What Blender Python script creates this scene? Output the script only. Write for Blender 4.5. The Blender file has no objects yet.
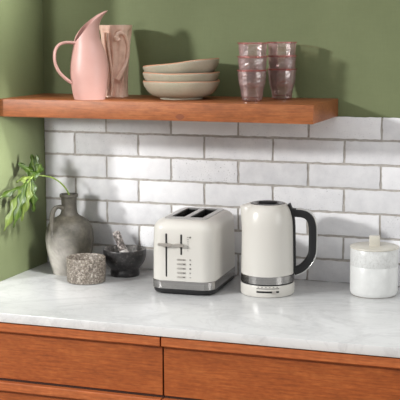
import bpy, bmesh, math, random
from mathutils import Vector, Matrix, noise as mnoise
PI = math.pi
scene = bpy.context.scene
COL = scene.collection
random.seed(7)

# ------------------------------------------------------------------ helpers
def s2l(c):
    c = c / 255.0
    return c / 12.92 if c <= 0.04045 else ((c + 0.055) / 1.055) ** 2.4

def rgb(r, g, b):
    return (s2l(r), s2l(g), s2l(b), 1.0)

class NT:
    """small wrapper that makes node set-ups short"""
    def __init__(self, name):
        self.m = bpy.data.materials.new(name)
        self.m.use_nodes = True
        self.t = self.m.node_tree
        self.p = self.t.nodes['Principled BSDF']
        self.out = self.t.nodes['Material Output']
    def n(self, kind, **kw):
        nd = self.t.nodes.new(kind)
        for k, v in kw.items():
            if k in nd.inputs.keys():
                nd.inputs[k].default_value = v
            else:
                setattr(nd, k, v)
        return nd
    def l(self, a, b):
        self.t.links.new(a, b)
    def coords(self, scale=(1, 1, 1), rot=(0, 0, 0)):
        tc = self.n('ShaderNodeTexCoord')
        mp = self.n('ShaderNodeMapping')
        mp.inputs['Scale'].default_value = scale
        mp.inputs['Rotation'].default_value = rot
        self.l(tc.outputs['Object'], mp.inputs['Vector'])
        return mp.outputs['Vector']
    def noise(self, vec, scale, detail=4, rough=0.55, dist=0.0):
        nd = self.n('ShaderNodeTexNoise')
        nd.inputs['Scale'].default_value = scale
        nd.inputs['Detail'].default_value = detail
        nd.inputs['Roughness'].default_value = rough
        nd.inputs['Distortion'].default_value = dist
        self.l(vec, nd.inputs['Vector'])
        return nd.outputs['Fac']
    def ramp(self, fac, stops, interp='LINEAR'):
        r = self.n('ShaderNodeValToRGB')
        r.color_ramp.interpolation = interp
        el = r.color_ramp.elements
        while len(el) < len(stops):
            el.new(0.5)
        for e, (p, c) in zip(el, stops):
            e.position = p
            e.color = c
        self.l(fac, r.inputs['Fac'])
        return r.outputs['Color']
    def mix(self, fac, a, b, mode='MIX'):
        m = self.n('ShaderNodeMix', data_type='RGBA', blend_type=mode)
        for sock, v in ((m.inputs[0], fac), (m.inputs[6], a), (m.inputs[7], b)):
            if isinstance(v, (int, float, tuple)):
                sock.default_value = v
            else:
                self.l(v, sock)
        return m.outputs[2]
    def bump(self, h, strength=0.3, dist=0.002):
        b = self.n('ShaderNodeBump')
        b.inputs['Strength'].default_value = strength
        b.inputs['Distance'].default_value = dist
        self.l(h, b.inputs['Height'])
        self.l(b.outputs['Normal'], self.p.inputs['Normal'])
    def set(self, base=None, rough=None, metal=None, **kw):
        if base is not None:
            if isinstance(base, tuple):
                self.p.inputs['Base Color'].default_value = base
            else:
                self.l(base, self.p.inputs['Base Color'])
        if rough is not None:
            if isinstance(rough, (int, float)):
                self.p.inputs['Roughness'].default_value = rough
            else:
                self.l(rough, self.p.inputs['Roughness'])
        if metal is not None:
            self.p.inputs['Metallic'].default_value = metal
        for k, v in kw.items():
            self.p.inputs[k].default_value = v
        return self

W1 = (1, 1, 1, 1)
K0 = (0, 0, 0, 1)

def link(name, bm, mats, parent=None, smooth=True, loc=None, angle=40):
    me = bpy.data.meshes.new(name)
    bmesh.ops.recalc_face_normals(bm, faces=bm.faces)
    bm.to_mesh(me)
    bm.free()
    o = bpy.data.objects.new(name, me)
    COL.objects.link(o)
    if not isinstance(mats, (list, tuple)):
        mats = [mats]
    for m in mats:
        me.materials.append(m)
    if smooth:
        for p in me.polygons:
            p.use_smooth = True
        try:
            me.set_sharp_from_angle(angle=math.radians(angle))
        except Exception:
            pass
    if parent is not None:
        o.parent = parent
    if loc is not None:
        o.location = loc
    return o

def tag(o, label, cat, group=None):
    o['label'] = label
    o['category'] = cat
    if group:
        o['group'] = group
    return o

def thing(name, label, cat, loc=(0, 0, 0), rotz=0.0, group=None):
    o = bpy.data.objects.new(name, None)
    o.empty_display_size = 0.05
    COL.objects.link(o)
    o.location = loc
    o.rotation_euler = (0, 0, rotz)
    return tag(o, label, cat, group)

def structure(o):
    o['kind'] = 'structure'
    return o

def add_box(bm, x0, x1, y0, y1, z0, z1, bevel=0.0, seg=2, mat=0):
    vs = [bm.verts.new((x, y, z)) for x in (x0, x1) for y in (y0, y1) for z in (z0, z1)]
    idx = [(0, 1, 3, 2), (4, 6, 7, 5), (0, 4, 5, 1), (2, 3, 7, 6), (0, 2, 6, 4), (1, 5, 7, 3)]
    fs = [bm.faces.new([vs[i] for i in q]) for q in idx]
    for f in fs:
        f.material_index = mat
    if bevel > 0:
        es = list({e for f in fs for e in f.edges})
        r = bmesh.ops.bevel(bm, geom=es, offset=bevel, segments=seg, profile=0.5, affect='EDGES')
        for f in r['faces']:
            f.material_index = mat
    return vs

def box(*a, **k):
    bm = bmesh.new()
    add_box(bm, *a, **k)
    return bm

def lathe_rings(bm, prof, n=64, fn=None, close=True, mat=0):
    """prof: (r, z) list; fn(r, z, angle) -> (x, y, z)"""
    rings = []
    for (r, z) in prof:
        if r < 1e-6:
            rings.append([bm.verts.new(fn(0, z, 0) if fn else (0, 0, z))])
            continue
        ring = []
        for i in range(n):
            a = 2 * PI * i / n
            ring.append(bm.verts.new(fn(r, z, a) if fn else (r * math.cos(a), r * math.sin(a), z)))
        rings.append(ring)
    for A, B in zip(rings, rings[1:]):
        for i in range(n):
            j = (i + 1) % n
            if len(A) == 1 and len(B) == 1:
                continue
            if len(A) == 1:
                f = bm.faces.new((A[0], B[i], B[j]))
            elif len(B) == 1:
                f = bm.faces.new((A[i], A[j], B[0]))
            else:
                f = bm.faces.new((A[i], A[j], B[j], B[i]))
            f.material_index = mat
    return rings

def smooth_pts(pts, sub=6):
    """Catmull-Rom through points of any dimension"""
    P = [Vector(p) for p in pts]
    out = []
    for i in range(len(P) - 1):
        p0 = P[max(i - 1, 0)]
        p1, p2 = P[i], P[i + 1]
        p3 = P[min(i + 2, len(P) - 1)]
        for k in range(sub):
            t = k / sub
            out.append(0.5 * ((2 * p1) + (p2 - p0) * t + (2 * p0 - 5 * p1 + 4 * p2 - p3) * t * t
                              + (3 * p1 - p0 - 3 * p2 + p3) * t ** 3))
    out.append(P[-1].copy())
    return out

def prof_smooth(prof, sub=5):
    return [(max(p[0], 0.0), p[1]) for p in smooth_pts([(r, z, 0) for r, z in prof], sub)]

def sweep(bm, path, section, side=None, scale=None, mat=0):
    """sweep a closed 2-D section (list of (u, v)) along 3-D path; side: fixed u axis or None"""
    rings = []
    n = len(path)
    ref = Vector(side) if side else None
    prev_u = None
    for i, p in enumerate(path):
        t = (path[min(i + 1, n - 1)] - path[max(i - 1, 0)]).normalized()
        if ref is not None:
            u = (ref - t * ref.dot(t)).normalized()
        else:
            if prev_u is None:
                a = Vector((0, 0, 1)) if abs(t.z) < 0.9 else Vector((1, 0, 0))
                u = (a - t * a.dot(t)).normalized()
            else:
                u = (prev_u - t * prev_u.dot(t)).normalized()
            prev_u = u
        v = t.cross(u)
        s = scale(i / (n - 1)) if scale else 1.0
        rings.append([bm.verts.new(p + u * (a * s) + v * (b * s)) for a, b in section])
    m = len(section)
    for A, B in zip(rings, rings[1:]):
        for i in range(m):
            j = (i + 1) % m
            f = bm.faces.new((A[i], A[j], B[j], B[i]))
            f.material_index = mat
    bm.faces.new(rings[0]).material_index = mat
    bm.faces.new(list(reversed(rings[-1]))).material_index = mat

def ellipse(a, b, n=16):
    return [(a * math.cos(2 * PI * i / n), b * math.sin(2 * PI * i / n)) for i in range(n)]

def round_rect(hx, hy, r, n=8):
    pts = []
    for cx, cy, a0 in ((hx - r, hy - r, 0), (-hx + r, hy - r, PI / 2), (-hx + r, -hy + r, PI), (hx - r, -hy + r, 1.5 * PI)):
        for i in range(n + 1):
            a = a0 + (PI / 2) * i / n
            pts.append((cx + r * math.cos(a), cy + r * math.sin(a)))
    return pts

def loft(bm, loops, cap0=True, cap1=True, mat=0):
    rings = [[bm.verts.new(p) for p in lp] for lp in loops]
    m = len(rings[0])
    for A, B in zip(rings, rings[1:]):
        for i in range(m):
            j = (i + 1) % m
            bm.faces.new((A[i], A[j], B[j], B[i])).material_index = mat
    if cap0:
        bm.faces.new(list(reversed(rings[0]))).material_index = mat
    if cap1:
        bm.faces.new(rings[-1]).material_index = mat
    return rings

def cut(obj, cutter_bm):
    """boolean difference, baked into the object's mesh"""
    me = bpy.data.meshes.new('cut_tmp')
    bmesh.ops.recalc_face_normals(cutter_bm, faces=cutter_bm.faces)
    cutter_bm.to_mesh(me)
    cutter_bm.free()
    c = bpy.data.objects.new('cut_tmp', me)
    COL.objects.link(c)
    par = obj.parent
    obj.parent = None
    m = obj.modifiers.new('b', 'BOOLEAN')
    m.operation = 'DIFFERENCE'
    m.object = c
    m.solver = 'EXACT'
    bpy.context.view_layer.update()
    dg = bpy.context.evaluated_depsgraph_get()
    new = bpy.data.meshes.new_from_object(obj.evaluated_get(dg))
    obj.modifiers.clear()
    old = obj.data
    obj.data = new
    bpy.data.meshes.remove(old)
    bpy.data.objects.remove(c)
    bpy.data.meshes.remove(me)
    try:
        new.set_sharp_from_angle(angle=math.radians(35))
    except Exception:
        pass
    obj.parent = par
    return obj

# ------------------------------------------------------------------ materials
def mat_wall(name, a, b):
    t = NT(name)
    v = t.coords()
    big = t.noise(v, 4.0, 5, 0.6)
    weave_x = t.noise(t.coords((30, 30, 260)), 1.0, 2)
    weave_z = t.noise(t.coords((260, 260, 30)), 1.0, 2)
    c = t.ramp(big, [(0.3, a), (0.7, b)])
    w = t.mix(0.5, weave_x, weave_z)
    t.set(t.mix(0.10, c, w, 'OVERLAY'), 0.75)
    t.bump(w, 0.12, 0.001)
    return t.m

M_WALL = mat_wall('green_paint', rgb(100, 109, 74), rgb(109, 118, 82))

def mat_wood(name, dark, mid, light, seed=0.0, rough=0.42):
    t = NT(name)
    tc = t.n('ShaderNodeTexCoord')
    mp = t.n('ShaderNodeMapping')
    mp.inputs['Location'].default_value = (seed, seed * 0.7, seed * 1.3)
    t.l(tc.outputs['Object'], mp.inputs['Vector'])
    def sc(v):
        m = t.n('ShaderNodeMapping')
        m.inputs['Scale'].default_value = v
        t.l(mp.outputs['Vector'], m.inputs['Vector'])
        return m.outputs['Vector']
    grain = t.noise(sc((3, 60, 60)), 1.5, 6, 0.6, 0.6)
    blot = t.noise(sc((5, 12, 14)), 1.6, 4, 0.6, 0.3)
    fine = t.noise(sc((18, 260, 260)), 1.0, 3)
    mott = t.noise(sc((34, 90, 90)), 1.5, 4, 0.6)
    f = t.mix(0.4, t.mix(0.6, grain, blot), mott)
    c = t.ramp(f, [(0.33, dark), (0.5, mid), (0.66, light)])
    c = t.mix(0.22, c, t.ramp(fine, [(0.3, K0), (0.7, W1)]), 'OVERLAY')
    t.set(c, rough)
    t.bump(fine, 0.08, 0.0008)
    return t.m

M_SHELF = mat_wood('shelf_wood', rgb(115, 63, 29), rgb(137, 78, 40), rgb(154, 95, 54), 0.0, 0.5)
M_DRAWER = mat_wood('drawer_wood', rgb(132, 66, 27), rgb(156, 81, 35), rgb(174, 98, 47), 3.1)
M_KNOT = NT('knot_wood').set(rgb(116, 60, 30), 0.5).m
M_CARC = NT('cabinet_body').set(rgb(60, 28, 14), 0.6).m

def mat_tile():
    t = NT('glazed_brick')
    v = t.coords()
    var = t.n('ShaderNodeAttribute', attribute_name='tone')
    pit = t.n('ShaderNodeAttribute', attribute_name='pits')
    cloud = t.noise(v, 22, 5, 0.6)
    base = t.ramp(var.outputs['Fac'], [(0.0, rgb(206, 206, 208)), (0.5, rgb(221, 221, 223)), (1.0, rgb(234, 234, 236))])
    base = t.mix(0.22, base, t.ramp(cloud, [(0.3, rgb(120, 120, 126)), (0.7, rgb(255, 255, 255))]), 'OVERLAY')
    sp = t.noise(v, 300, 2, 0.5)
    spots = t.ramp(sp, [(0.63, K0), (0.70, W1)])
    msk = t.noise(v, 45, 2)
    sp2 = t.mix(1.0, spots, t.ramp(msk, [(0.35, K0), (0.6, W1)]), 'MULTIPLY')
    amt = t.mix(1.0, sp2, pit.outputs['Color'], 'MULTIPLY')
    t.set(t.mix(amt, base, rgb(112, 110, 112)), 0.42)
    h = t.mix(0.5, cloud, t.noise(v, 120, 3))
    t.bump(h, 0.35, 0.0012)
    return t.m
M_TILE = mat_tile()
def mat_grout():
    t = NT('grout')
    c = t.noise(t.coords(), 90, 3)
    t.set(t.ramp(c, [(0.3, rgb(158, 153, 147)), (0.7, rgb(182, 177, 171))]), 0.9)
    t.bump(c, 0.4, 0.001)
    return t.m
M_GROUT = mat_grout()

def mat_marble():
    t = NT('white_marble')
    v = t.coords((1, 1.5, 1), (0, 0, 0.5))
    n1 = t.noise(v, 2.6, 6, 0.62, 1.6)
    vein = t.ramp(n1, [(0.455, K0), (0.495, W1), (0.505, W1), (0.56, K0)])
    n2 = t.noise(v, 7.0, 6, 0.65, 0.9)
    vein2 = t.ramp(n2, [(0.47, K0), (0.5, W1), (0.53, K0)])
    cloud = t.noise(v, 5.0, 4, 0.6)
    c = t.ramp(cloud, [(0.3, rgb(212, 213, 213)), (0.7, rgb(220, 221, 221))])
    m = t.mix(0.16, K0, vein)
    c = t.mix(m, c, rgb(150, 150, 152))
    m2 = t.mix(0.16, K0, vein2)
    c = t.mix(m2, c, rgb(160, 160, 162))
    t.set(c, 0.22)
    return t.m
M_MARBLE = mat_marble()

def simple(name, base, rough=0.4, metal=0.0, **kw):
    return NT(name).set(base, rough, metal, **kw).m

def mat_enamel(name, col, rough):
    t = NT(name)
    n = t.noise(t.coords(), 900, 1)
    t.set(col, rough)
    t.bump(n, 0.015, 0.0005)
    return t.m
M_CREAM = mat_enamel('cream_enamel', rgb(206, 203, 196), 0.30)
M_BLACK = simple('black_plastic', rgb(15, 15, 17), 0.5)
M_DARK = simple('dark_cavity', rgb(18, 17, 17), 0.7)
M_GREY = simple('grey_print', rgb(92, 88, 85), 0.5)
M_LEVER = simple('brushed_lever', rgb(196, 192, 186), 0.36, 0.85)
def mat_steel(name, col, rough, scale=(4, 4, 500)):
    t = NT(name)
    n = t.noise(t.coords(scale), 1.0, 3)
    t.set(t.ramp(n, [(0.3, tuple(c * 0.85 for c in col[:3]) + (1,)), (0.7, col)]), rough, 1.0)
    t.bump(n, 0.05, 0.0004)
    return t.m
M_STEEL = mat_steel('brushed_steel', rgb(172, 170, 168), 0.22)
M_LIDSTEEL = mat_steel('dark_steel', rgb(112, 110, 109), 0.25, (6, 6, 6))
M_PLATE = mat_steel('satin_steel', rgb(200, 198, 196), 0.35, (500, 6, 6))

def mat_glaze(name, a, b, rough, scale, bump=0.1, coat=0.0):
    t = NT(name)
    v = t.coords()
    n = t.noise(v, scale, 4, 0.6)
    t.set(t.ramp(n, [(0.3, a), (0.7, b)]), rough)
    t.p.inputs['Coat Weight'].default_value = coat
    t.p.inputs['Coat Roughness'].default_value = 0.12
    t.bump(t.noise(v, scale * 3, 2), bump, 0.001)
    return t.m
M_PINK = mat_glaze('pink_satin_glaze', rgb(190, 148, 139), rgb(197, 156, 147), 0.42, 12, 0.02)
M_TRUNK = mat_glaze('blush_beige_glaze', rgb(216, 178, 158), rgb(238, 207, 189), 0.24, 40, 0.25)
M_BOWL_RIM = simple('bare_clay_rim', rgb(176, 126, 98), 0.6)
def mat_bowl():
    t = NT('celadon_glaze')
    v = t.coords()
    n = t.noise(v, 14, 4, 0.6)
    fine = t.noise(v, 200, 3, 0.6)
    c = t.ramp(n, [(0.3, rgb(162, 163, 144)), (0.7, rgb(182, 175, 156))])
    c = t.mix(t.mix(0.25, K0, t.ramp(fine, [(0.5, K0), (0.7, W1)])), c, rgb(160, 142, 122))
    t.set(c, 0.24)
    t.bump(n, 0.15, 0.002)
    return t.m
M_BOWL = mat_bowl()

def mat_jug():
    t = NT('weathered_stone_glaze')
    v = t.coords()
    n = t.noise(v, 13, 6, 0.65, 0.4)
    n2 = t.noise(v, 70, 4, 0.6)
    # lighter towards the left in the lower half of the belly, broken up by noise
    sep = t.n('ShaderNodeSeparateXYZ')
    tc = t.n('ShaderNodeTexCoord')
    t.l(tc.outputs['Object'], sep.inputs['Vector'])
    def mr(sock, a, b):
        m = t.n('ShaderNodeMapRange')
        m.inputs['From Min'].default_value = a
        m.inputs['From Max'].default_value = b
        t.l(sock, m.inputs['Value'])
        return m.outputs['Result']
    side = mr(sep.outputs['X'], 0.035, -0.045)
    low = mr(sep.outputs['Z'], 0.135, 0.075)
    pz = t.mix(1.0, side, low, 'MULTIPLY')
    pz = t.mix(1.0, pz, t.ramp(n, [(0.25, (0.35, 0.35, 0.35, 1)), (0.6, W1)]), 'MULTIPLY')
    base = t.ramp(n, [(0.3, rgb(52, 49, 41)), (0.55, rgb(74, 70, 60)), (0.75, rgb(100, 95, 84))])
    base = t.mix(0.3, base, t.ramp(n2, [(0.35, K0), (0.7, W1)]), 'OVERLAY')
    t.set(t.mix(pz, base, rgb(188, 183, 175)), 0.6)
    t.bump(n2, 0.3, 0.0015)
    return t.m
M_JUG = mat_jug()

def mat_granite(name, stops, scale, rough):
    t = NT(name)
    v = t.coords()
    n = t.noise(v, scale, 3, 0.7, 0.3)
    c = t.ramp(n, stops)
    vo = t.n('ShaderNodeTexVoronoi')
    vo.inputs['Scale'].default_value = scale * 1.4
    t.l(v, vo.inputs['Vector'])
    bw = t.n('ShaderNodeRGBToBW')
    t.l(vo.outputs['Color'], bw.inputs['Color'])
    c = t.mix(0.35, c, bw.outputs['Val'], 'SOFT_LIGHT')
    t.set(c, rough)
    return t.m
M_PLANTER = mat_granite('mottled_granite', [(0.36, rgb(84, 76, 68)), (0.5, rgb(118, 109, 99)), (0.58, rgb(136, 128, 118)), (0.68, rgb(188, 181, 172))], 170, 0.4)
M_MORTAR = mat_granite('black_granite', [(0.35, rgb(28, 27, 28)), (0.58, rgb(46, 44, 44)), (0.74, rgb(90, 86, 84))], 110, 0.36)
M_MORTAR_IN = mat_granite('worn_granite', [(0.35, rgb(70, 68, 66)), (0.55, rgb(98, 95, 92)), (0.72, rgb(150, 146, 142))], 110, 0.6)
M_PESTLE = mat_granite('speckled_granite', [(0.34, rgb(62, 56, 54)), (0.5, rgb(110, 102, 98)), (0.62, rgb(196, 188, 182))], 130, 0.38)
M_PESTLE_TIP = mat_granite('pale_granite', [(0.34, rgb(170, 166, 162)), (0.6, rgb(206, 203, 200))], 120, 0.6)

def mat_leaf():
    t = NT('leaf_green')
    v = t.coords()
    n = t.noise(v, 30, 4, 0.6)
    at = t.n('ShaderNodeAttribute', attribute_name='tone')
    c = t.ramp(n, [(0.3, rgb(36, 58, 10)), (0.7, rgb(66, 94, 20))])
    pale = t.ramp(n, [(0.3, rgb(106, 126, 48)), (0.7, rgb(140, 156, 82))])
    c = t.mix(at.outputs['Fac'], c, pale)
    t.set(c, 0.38)
    t.p.inputs['Subsurface Weight'].default_value = 0.0
    tr = t.n('ShaderNodeBsdfTranslucent')
    t.l(c, tr.inputs['Color'])
    mx = t.n('ShaderNodeMixShader')
    mx.inputs['Fac'].default_value = 0.3
    t.l(t.p.outputs['BSDF'], mx.inputs[1])
    t.l(tr.outputs['BSDF'], mx.inputs[2])
    t.l(mx.outputs['Shader'], t.out.inputs['Surface'])
    t.bump(n, 0.2, 0.001)
    return t.m
M_LEAF = mat_leaf()
M_STEM = simple('stem_green', rgb(122, 146, 62), 0.45)

def mat_canister(name, a, b, fleck):
    t = NT(name)
    v = t.coords()
    n = t.noise(v, 30, 4)
    c = t.ramp(n, [(0.3, a), (0.7, b)])
    f = t.noise(v, 170, 4, 0.7)
    c = t.mix(t.mix(fleck, K0, t.ramp(f, [(0.48, K0), (0.66, W1)])), c, rgb(176, 174, 170))
    t.set(c, 0.3)
    t.bump(f, 0.12, 0.0008)
    return t.m
M_CAN_UP = mat_canister('crackle_white_glaze', rgb(202, 203, 201), rgb(218, 219, 217), 0.55)
M_CAN_LO = mat_canister('smooth_white_glaze', rgb(206, 207, 205), rgb(216, 217, 215), 0.05)
M_CAN_LID = mat_canister('ivory_glaze', rgb(196, 192, 180), rgb(208, 204, 192), 0.1)
M_CAN_EDGE = simple('bare_stoneware', rgb(176, 164, 146), 0.7)

def mat_glass():
    t = NT('pink_pressed_glass')
    lw = t.n('ShaderNodeLayerWeight')
    lw.inputs['Blend'].default_value = 0.35
    tint = t.ramp(lw.outputs['Facing'], [(0.0, (0.99, 0.955, 0.95, 1)), (0.45, (0.98, 0.89, 0.88, 1)), (0.75, (0.93, 0.66, 0.65, 1)), (1.0, (0.86, 0.45, 0.45, 1))])
    tr = t.n('ShaderNodeBsdfTransparent')
    t.l(tint, tr.inputs['Color'])
    gl = t.n('ShaderNodeBsdfGlossy')
    gl.inputs['Roughness'].default_value = 0.2
    gl.inputs['Color'].default_value = (1, 0.97, 0.96, 1)
    fr = t.n('ShaderNodeFresnel')
    fr.inputs['IOR'].default_value = 1.9
    mx = t.n('ShaderNodeMixShader')
    t.l(fr.outputs['Fac'], mx.inputs['Fac'])
    t.l(tr.outputs['BSDF'], mx.inputs[1])
    t.l(gl.outputs['BSDF'], mx.inputs[2])
    df = t.n('ShaderNodeBsdfTranslucent')
    df.inputs['Color'].default_value = (0.95, 0.74, 0.73, 1)
    dd = t.n('ShaderNodeBsdfDiffuse')
    dd.inputs['Color'].default_value = (0.95, 0.74, 0.73, 1)
    m0 = t.n('ShaderNodeMixShader')
    t.l(df.outputs['BSDF'], m0.inputs[1])
    t.l(dd.outputs['BSDF'], m0.inputs[2])
    m2 = t.n('ShaderNodeMixShader')
    m2.inputs['Fac'].default_value = 0.10
    t.l(mx.outputs['Shader'], m2.inputs[1])
    t.l(m0.outputs['Shader'], m2.inputs[2])
    t.l(m2.outputs['Shader'], t.out.inputs['Surface'])
    t.t.nodes.remove(t.p)
    return t.m
M_GLASS = mat_glass()
def mat_glass_edge():
    t = NT('pink_glass_edge')
    tr = t.n('ShaderNodeBsdfTransparent')
    tr.inputs['Color'].default_value = (0.92, 0.62, 0.62, 1)
    t.set(rgb(206, 140, 138), 0.12)
    mx = t.n('ShaderNodeMixShader')
    mx.inputs['Fac'].default_value = 0.22
    t.l(tr.outputs['BSDF'], mx.inputs[1])
    t.l(t.p.outputs['BSDF'], mx.inputs[2])
    t.l(mx.outputs['Shader'], t.out.inputs['Surface'])
    return t.m
M_GLASS_EDGE = mat_glass_edge()
M_FLOOR = mat_wood('floor_wood', rgb(120, 96, 74), rgb(150, 122, 96), rgb(170, 142, 114), 9.0)

# ------------------------------------------------------------------ the setting
ZF = -0.90
structure(link('floor', box(-2.2, 4.5, -4.5, 0.2, ZF - 0.05, ZF), M_FLOOR, smooth=False))
wall = structure(link('wall_back', box(-0.9, 2.6, 0.0085, 0.16, ZF, 1.7), M_WALL, smooth=False))
structure(link('wall_left', box(-0.9, 0.0, -0.296, 0.0085, ZF, 1.7), M_WALL, smooth=False))

# brick tiles: seven courses in running bond, one mesh
BW, BH, BX0, BZ1 = 0.21, 0.0693, 0.2082, 0.4111
bm = bmesh.new()
tone = bm.faces.layers.float.new('tone')
pits = bm.faces.layers.float.new('pits')
J = 0.0034
rng = random.Random(11)
def brick(x0, x1, z0, z1, tn, pt):
    ny = 0.0065
    nx, nz = 14, 5
    grid = []
    for i in range(nx + 1):
        colm = []
        for k in range(nz + 1):
            u, w = i / nx, k / nz
            x, z = x0 + (x1 - x0) * u, z0 + (z1 - z0) * w
            ed = min(u * (x1 - x0), (1 - u) * (x1 - x0), w * (z1 - z0), (1 - w) * (z1 - z0))
            y = 0.0
            if ed < 1e-6:
                y = 0.0022
                j = 0.0011
                x += rng.uniform(-j, j) if i in (0, nx) else 0
                z += rng.uniform(-j, j) if k in (0, nz) else 0
            y += 0.0009 * mnoise.noise((x * 25, z * 25, tn * 9))
            colm.append(bm.verts.new((x, y, z)))
        grid.append(colm)
    fs = []
    for i in range(nx):
        for k in range(nz):
            fs.append(bm.faces.new((grid[i][k], grid[i + 1][k], grid[i + 1][k + 1], grid[i][k + 1])))
    rim = [grid[i][0] for i in range(nx + 1)] + [grid[nx][k] for k in range(1, nz + 1)] + \
          [grid[i][nz] for i in range(nx - 1, -1, -1)] + [grid[0][k] for k in range(nz - 1, 0, -1)]
    back = [bm.verts.new((v.co.x, ny, v.co.z)) for v in rim]
    for i in range(len(rim)):
        j = (i + 1) % len(rim)
        fs.append(bm.faces.new((rim[j], rim[i], back[i], back[j])))
    for f in fs:
        f[tone] = tn
        f[pits] = pt
PITTED = {(2, 2): 1.0, (5, 1): 1.0, (1, 3): 0.3, (0, 4): 0.5, (0, 0): 0.6, (1, 0): 0.5, (0, 3): 0.6, (4, 5): 0.9, (3, 3): 0.6, (1, 2): 0.45}
for k in range(7):
    zt = BZ1 - (k - 1) * BH - J if k > 0 else 0.476
    zb = BZ1 - k * BH + J if k < 6 else 0.0005
    for i in range(-1, 12):
        x0 = BX0 + (i - 1 + (0.5 if k % 2 == 1 else 0)) * BW + J
        x1 = x0 + BW - 2 * J
        if x1 < 0.01:
            continue
        x0 = max(x0, 0.0008)
        brick(x0, min(x1, 2.5), zb, zt, rng.random(), PITTED.get((k, i), rng.choice((0.05, 0.1, 0.2, 0.35))))
# mortar bed behind the bricks
gb = add_box(bm, 0.0, 2.5, 0.0042, 0.0085, 0.0, 0.4755)
for f in bm.faces:
    if all(v in gb for v in f.verts):
        f.material_index = 1
tiles = link('backsplash', bm, [M_TILE, M_GROUT], wall, smooth=True, angle=35)

# ------------------------------------------------------------------ worktop and cabinets
CT = 0.0243
bm = bmesh.new()
add_box(bm, 0.0005, 2.3, -0.6364, 0.004, -CT, 0.0, bevel=0.0018, seg=2)
tag(link('worktop', bm, M_MARBLE), 'white marble worktop with faint grey veins running along the wall under the appliances', 'worktop')

def drawer_unit(x0, x1, label, seeds):
    t = thing('drawer_cabinet', label, 'cabinet', (x0, -0.615, ZF))
    h = -CT - ZF
    w = x1 - x0
    link('body', box(0.001, w - 0.001, 0.004, 0.605, 0.0, h - 0.0005), M_CARC, t, smooth=False)
    zt = h - 0.0035
    heights = (0.158, 0.30, 0.30)
    for q, hh in enumerate(heights):
        g = 0.0045
        bm = bmesh.new()
        add_box(bm, 0.0018, w - 0.0018, -0.0005, 0.0035, zt - hh + g, zt - 0.004, bevel=0.001, seg=1)
        m = M_DRAWER if q % 2 == 0 else M_DRAWER2
        d = link('drawer', bm, m, t)
        # bevelled pull rail along the top edge, standing proud of the front
        bm = bmesh.new()
        sec = [(-0.0165, zt), (-0.0185, zt - 0.002), (-0.0185, zt - 0.021), (-0.016, zt - 0.0235), (-0.0005, zt - 0.0285), (-0.0005, zt)]
        loft(bm, [[(0.0022, y, z) for y, z in sec], [(w - 0.0022, y, z) for y, z in sec]])
        link('pull_rail', bm, M_DRAWER_LIP, d, smooth=False)
        zt -= hh + 0.001
    return t
M_DRAWER2 = mat_wood('drawer_wood_low', rgb(132, 66, 27), rgb(156, 81, 35), rgb(174, 98, 47), 7.7)
M_DRAWER_LIP = mat_wood('rail_wood', rgb(150, 78, 38), rgb(172, 94, 49), rgb(188, 111, 62), 5.2)
SEAM = 0.6308
drawer_unit(0.001, SEAM, 'orange-brown wooden drawer cabinet on the left of the seam, below the jug and toaster', 0)
drawer_unit(SEAM, 1.62, 'orange-brown wooden drawer cabinet on the right of the seam, below kettle and canister', 1)

# ------------------------------------------------------------------ shelf
SZ = 0.5272
bm = bmesh.new()
add_box(bm, 0.001, 0.9224, -0.2778, 0.0083, 0.4772, SZ, bevel=0.0014, seg=2)
sh = tag(link('wall_shelf', bm, M_SHELF), 'thick orange-brown wooden shelf floating above the white brick tiles', 'shelf')
bm = bmesh.new()
kn = [(0.553 + 0.010 * math.cos(a) * (1 + 0.3 * math.cos(2 * a)), 0.4885 + 0.008 * math.sin(a)) for a in [2 * PI * i / 18 for i in range(18)]]
loft(bm, [[(x, -0.2781, z) for x, z in kn], [(x, -0.276, z) for x, z in kn]])
link('wood_knot', bm, M_KNOT, sh, smooth=False)

# ------------------------------------------------------------------ pink pitcher on the shelf
CAMYAW = 0.3429
def lerp_tab(tab, x):
    if x <= tab[0][0]:
        return tab[0][1]
    for (a, va), (b, vb) in zip(tab, tab[1:]):
        if x <= b:
            t = (x - a) / (b - a)
            return va + (vb - va) * t
    return tab[-1][1]

def smooth_tab(tab, sub=6):
    return [(p[0], p[1]) for p in smooth_pts([(a, b, 0) for a, b in tab], sub)]

pt = thing('pitcher', 'pink ceramic pitcher with a swooping pointed spout and loop handle on the shelf', 'pitcher',
           (0.2570, -0.216, SZ), CAMYAW + math.radians(20))
pt.scale = (1.0, 1.0, 0.985)
RT_ = smooth_tab([(0, 0.0435), (0.0185, 0.047), (0.047, 0.0512), (0.075, 0.0533), (0.1035, 0.0518), (0.13, 0.0475), (0.155, 0.041),
                  (0.175, 0.0365), (0.20, 0.034), (0.22, 0.033), (0.24, 0.029), (0.252, 0.023)])
RE_ = smooth_tab([(0, 0.0440), (0.0185, 0.0465), (0.047, 0.051), (0.075, 0.053), (0.1035, 0.052), (0.13, 0.0478), (0.155, 0.0395),
                  (0.175, 0.0325), (0.20, 0.030), (0.22, 0.034), (0.236, 0.043), (0.246, 0.052), (0.252, 0.058)])
HT = smooth_tab([(0, 0.2515), (25, 0.250), (45, 0.2445), (62, 0.236), (80, 0.222), (104, 0.204), (140, 0.178), (165, 0.165), (180, 0.162)])
bm = bmesh.new()
n, nt = 72, 46
def pitcher_pt(a, z, inset=0.0):
    r = lerp_tab(RT_, z)
    c = lerp_tab(RE_, z) - r
    r -= inset
    lat = 1.0 if z < 0.19 else max(0.80, 1.0 - (z - 0.19) * 4.0)
    return (c + r * math.cos(a), r * lat * math.sin(a), z)
rings_o, rings_i = [], []
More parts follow.
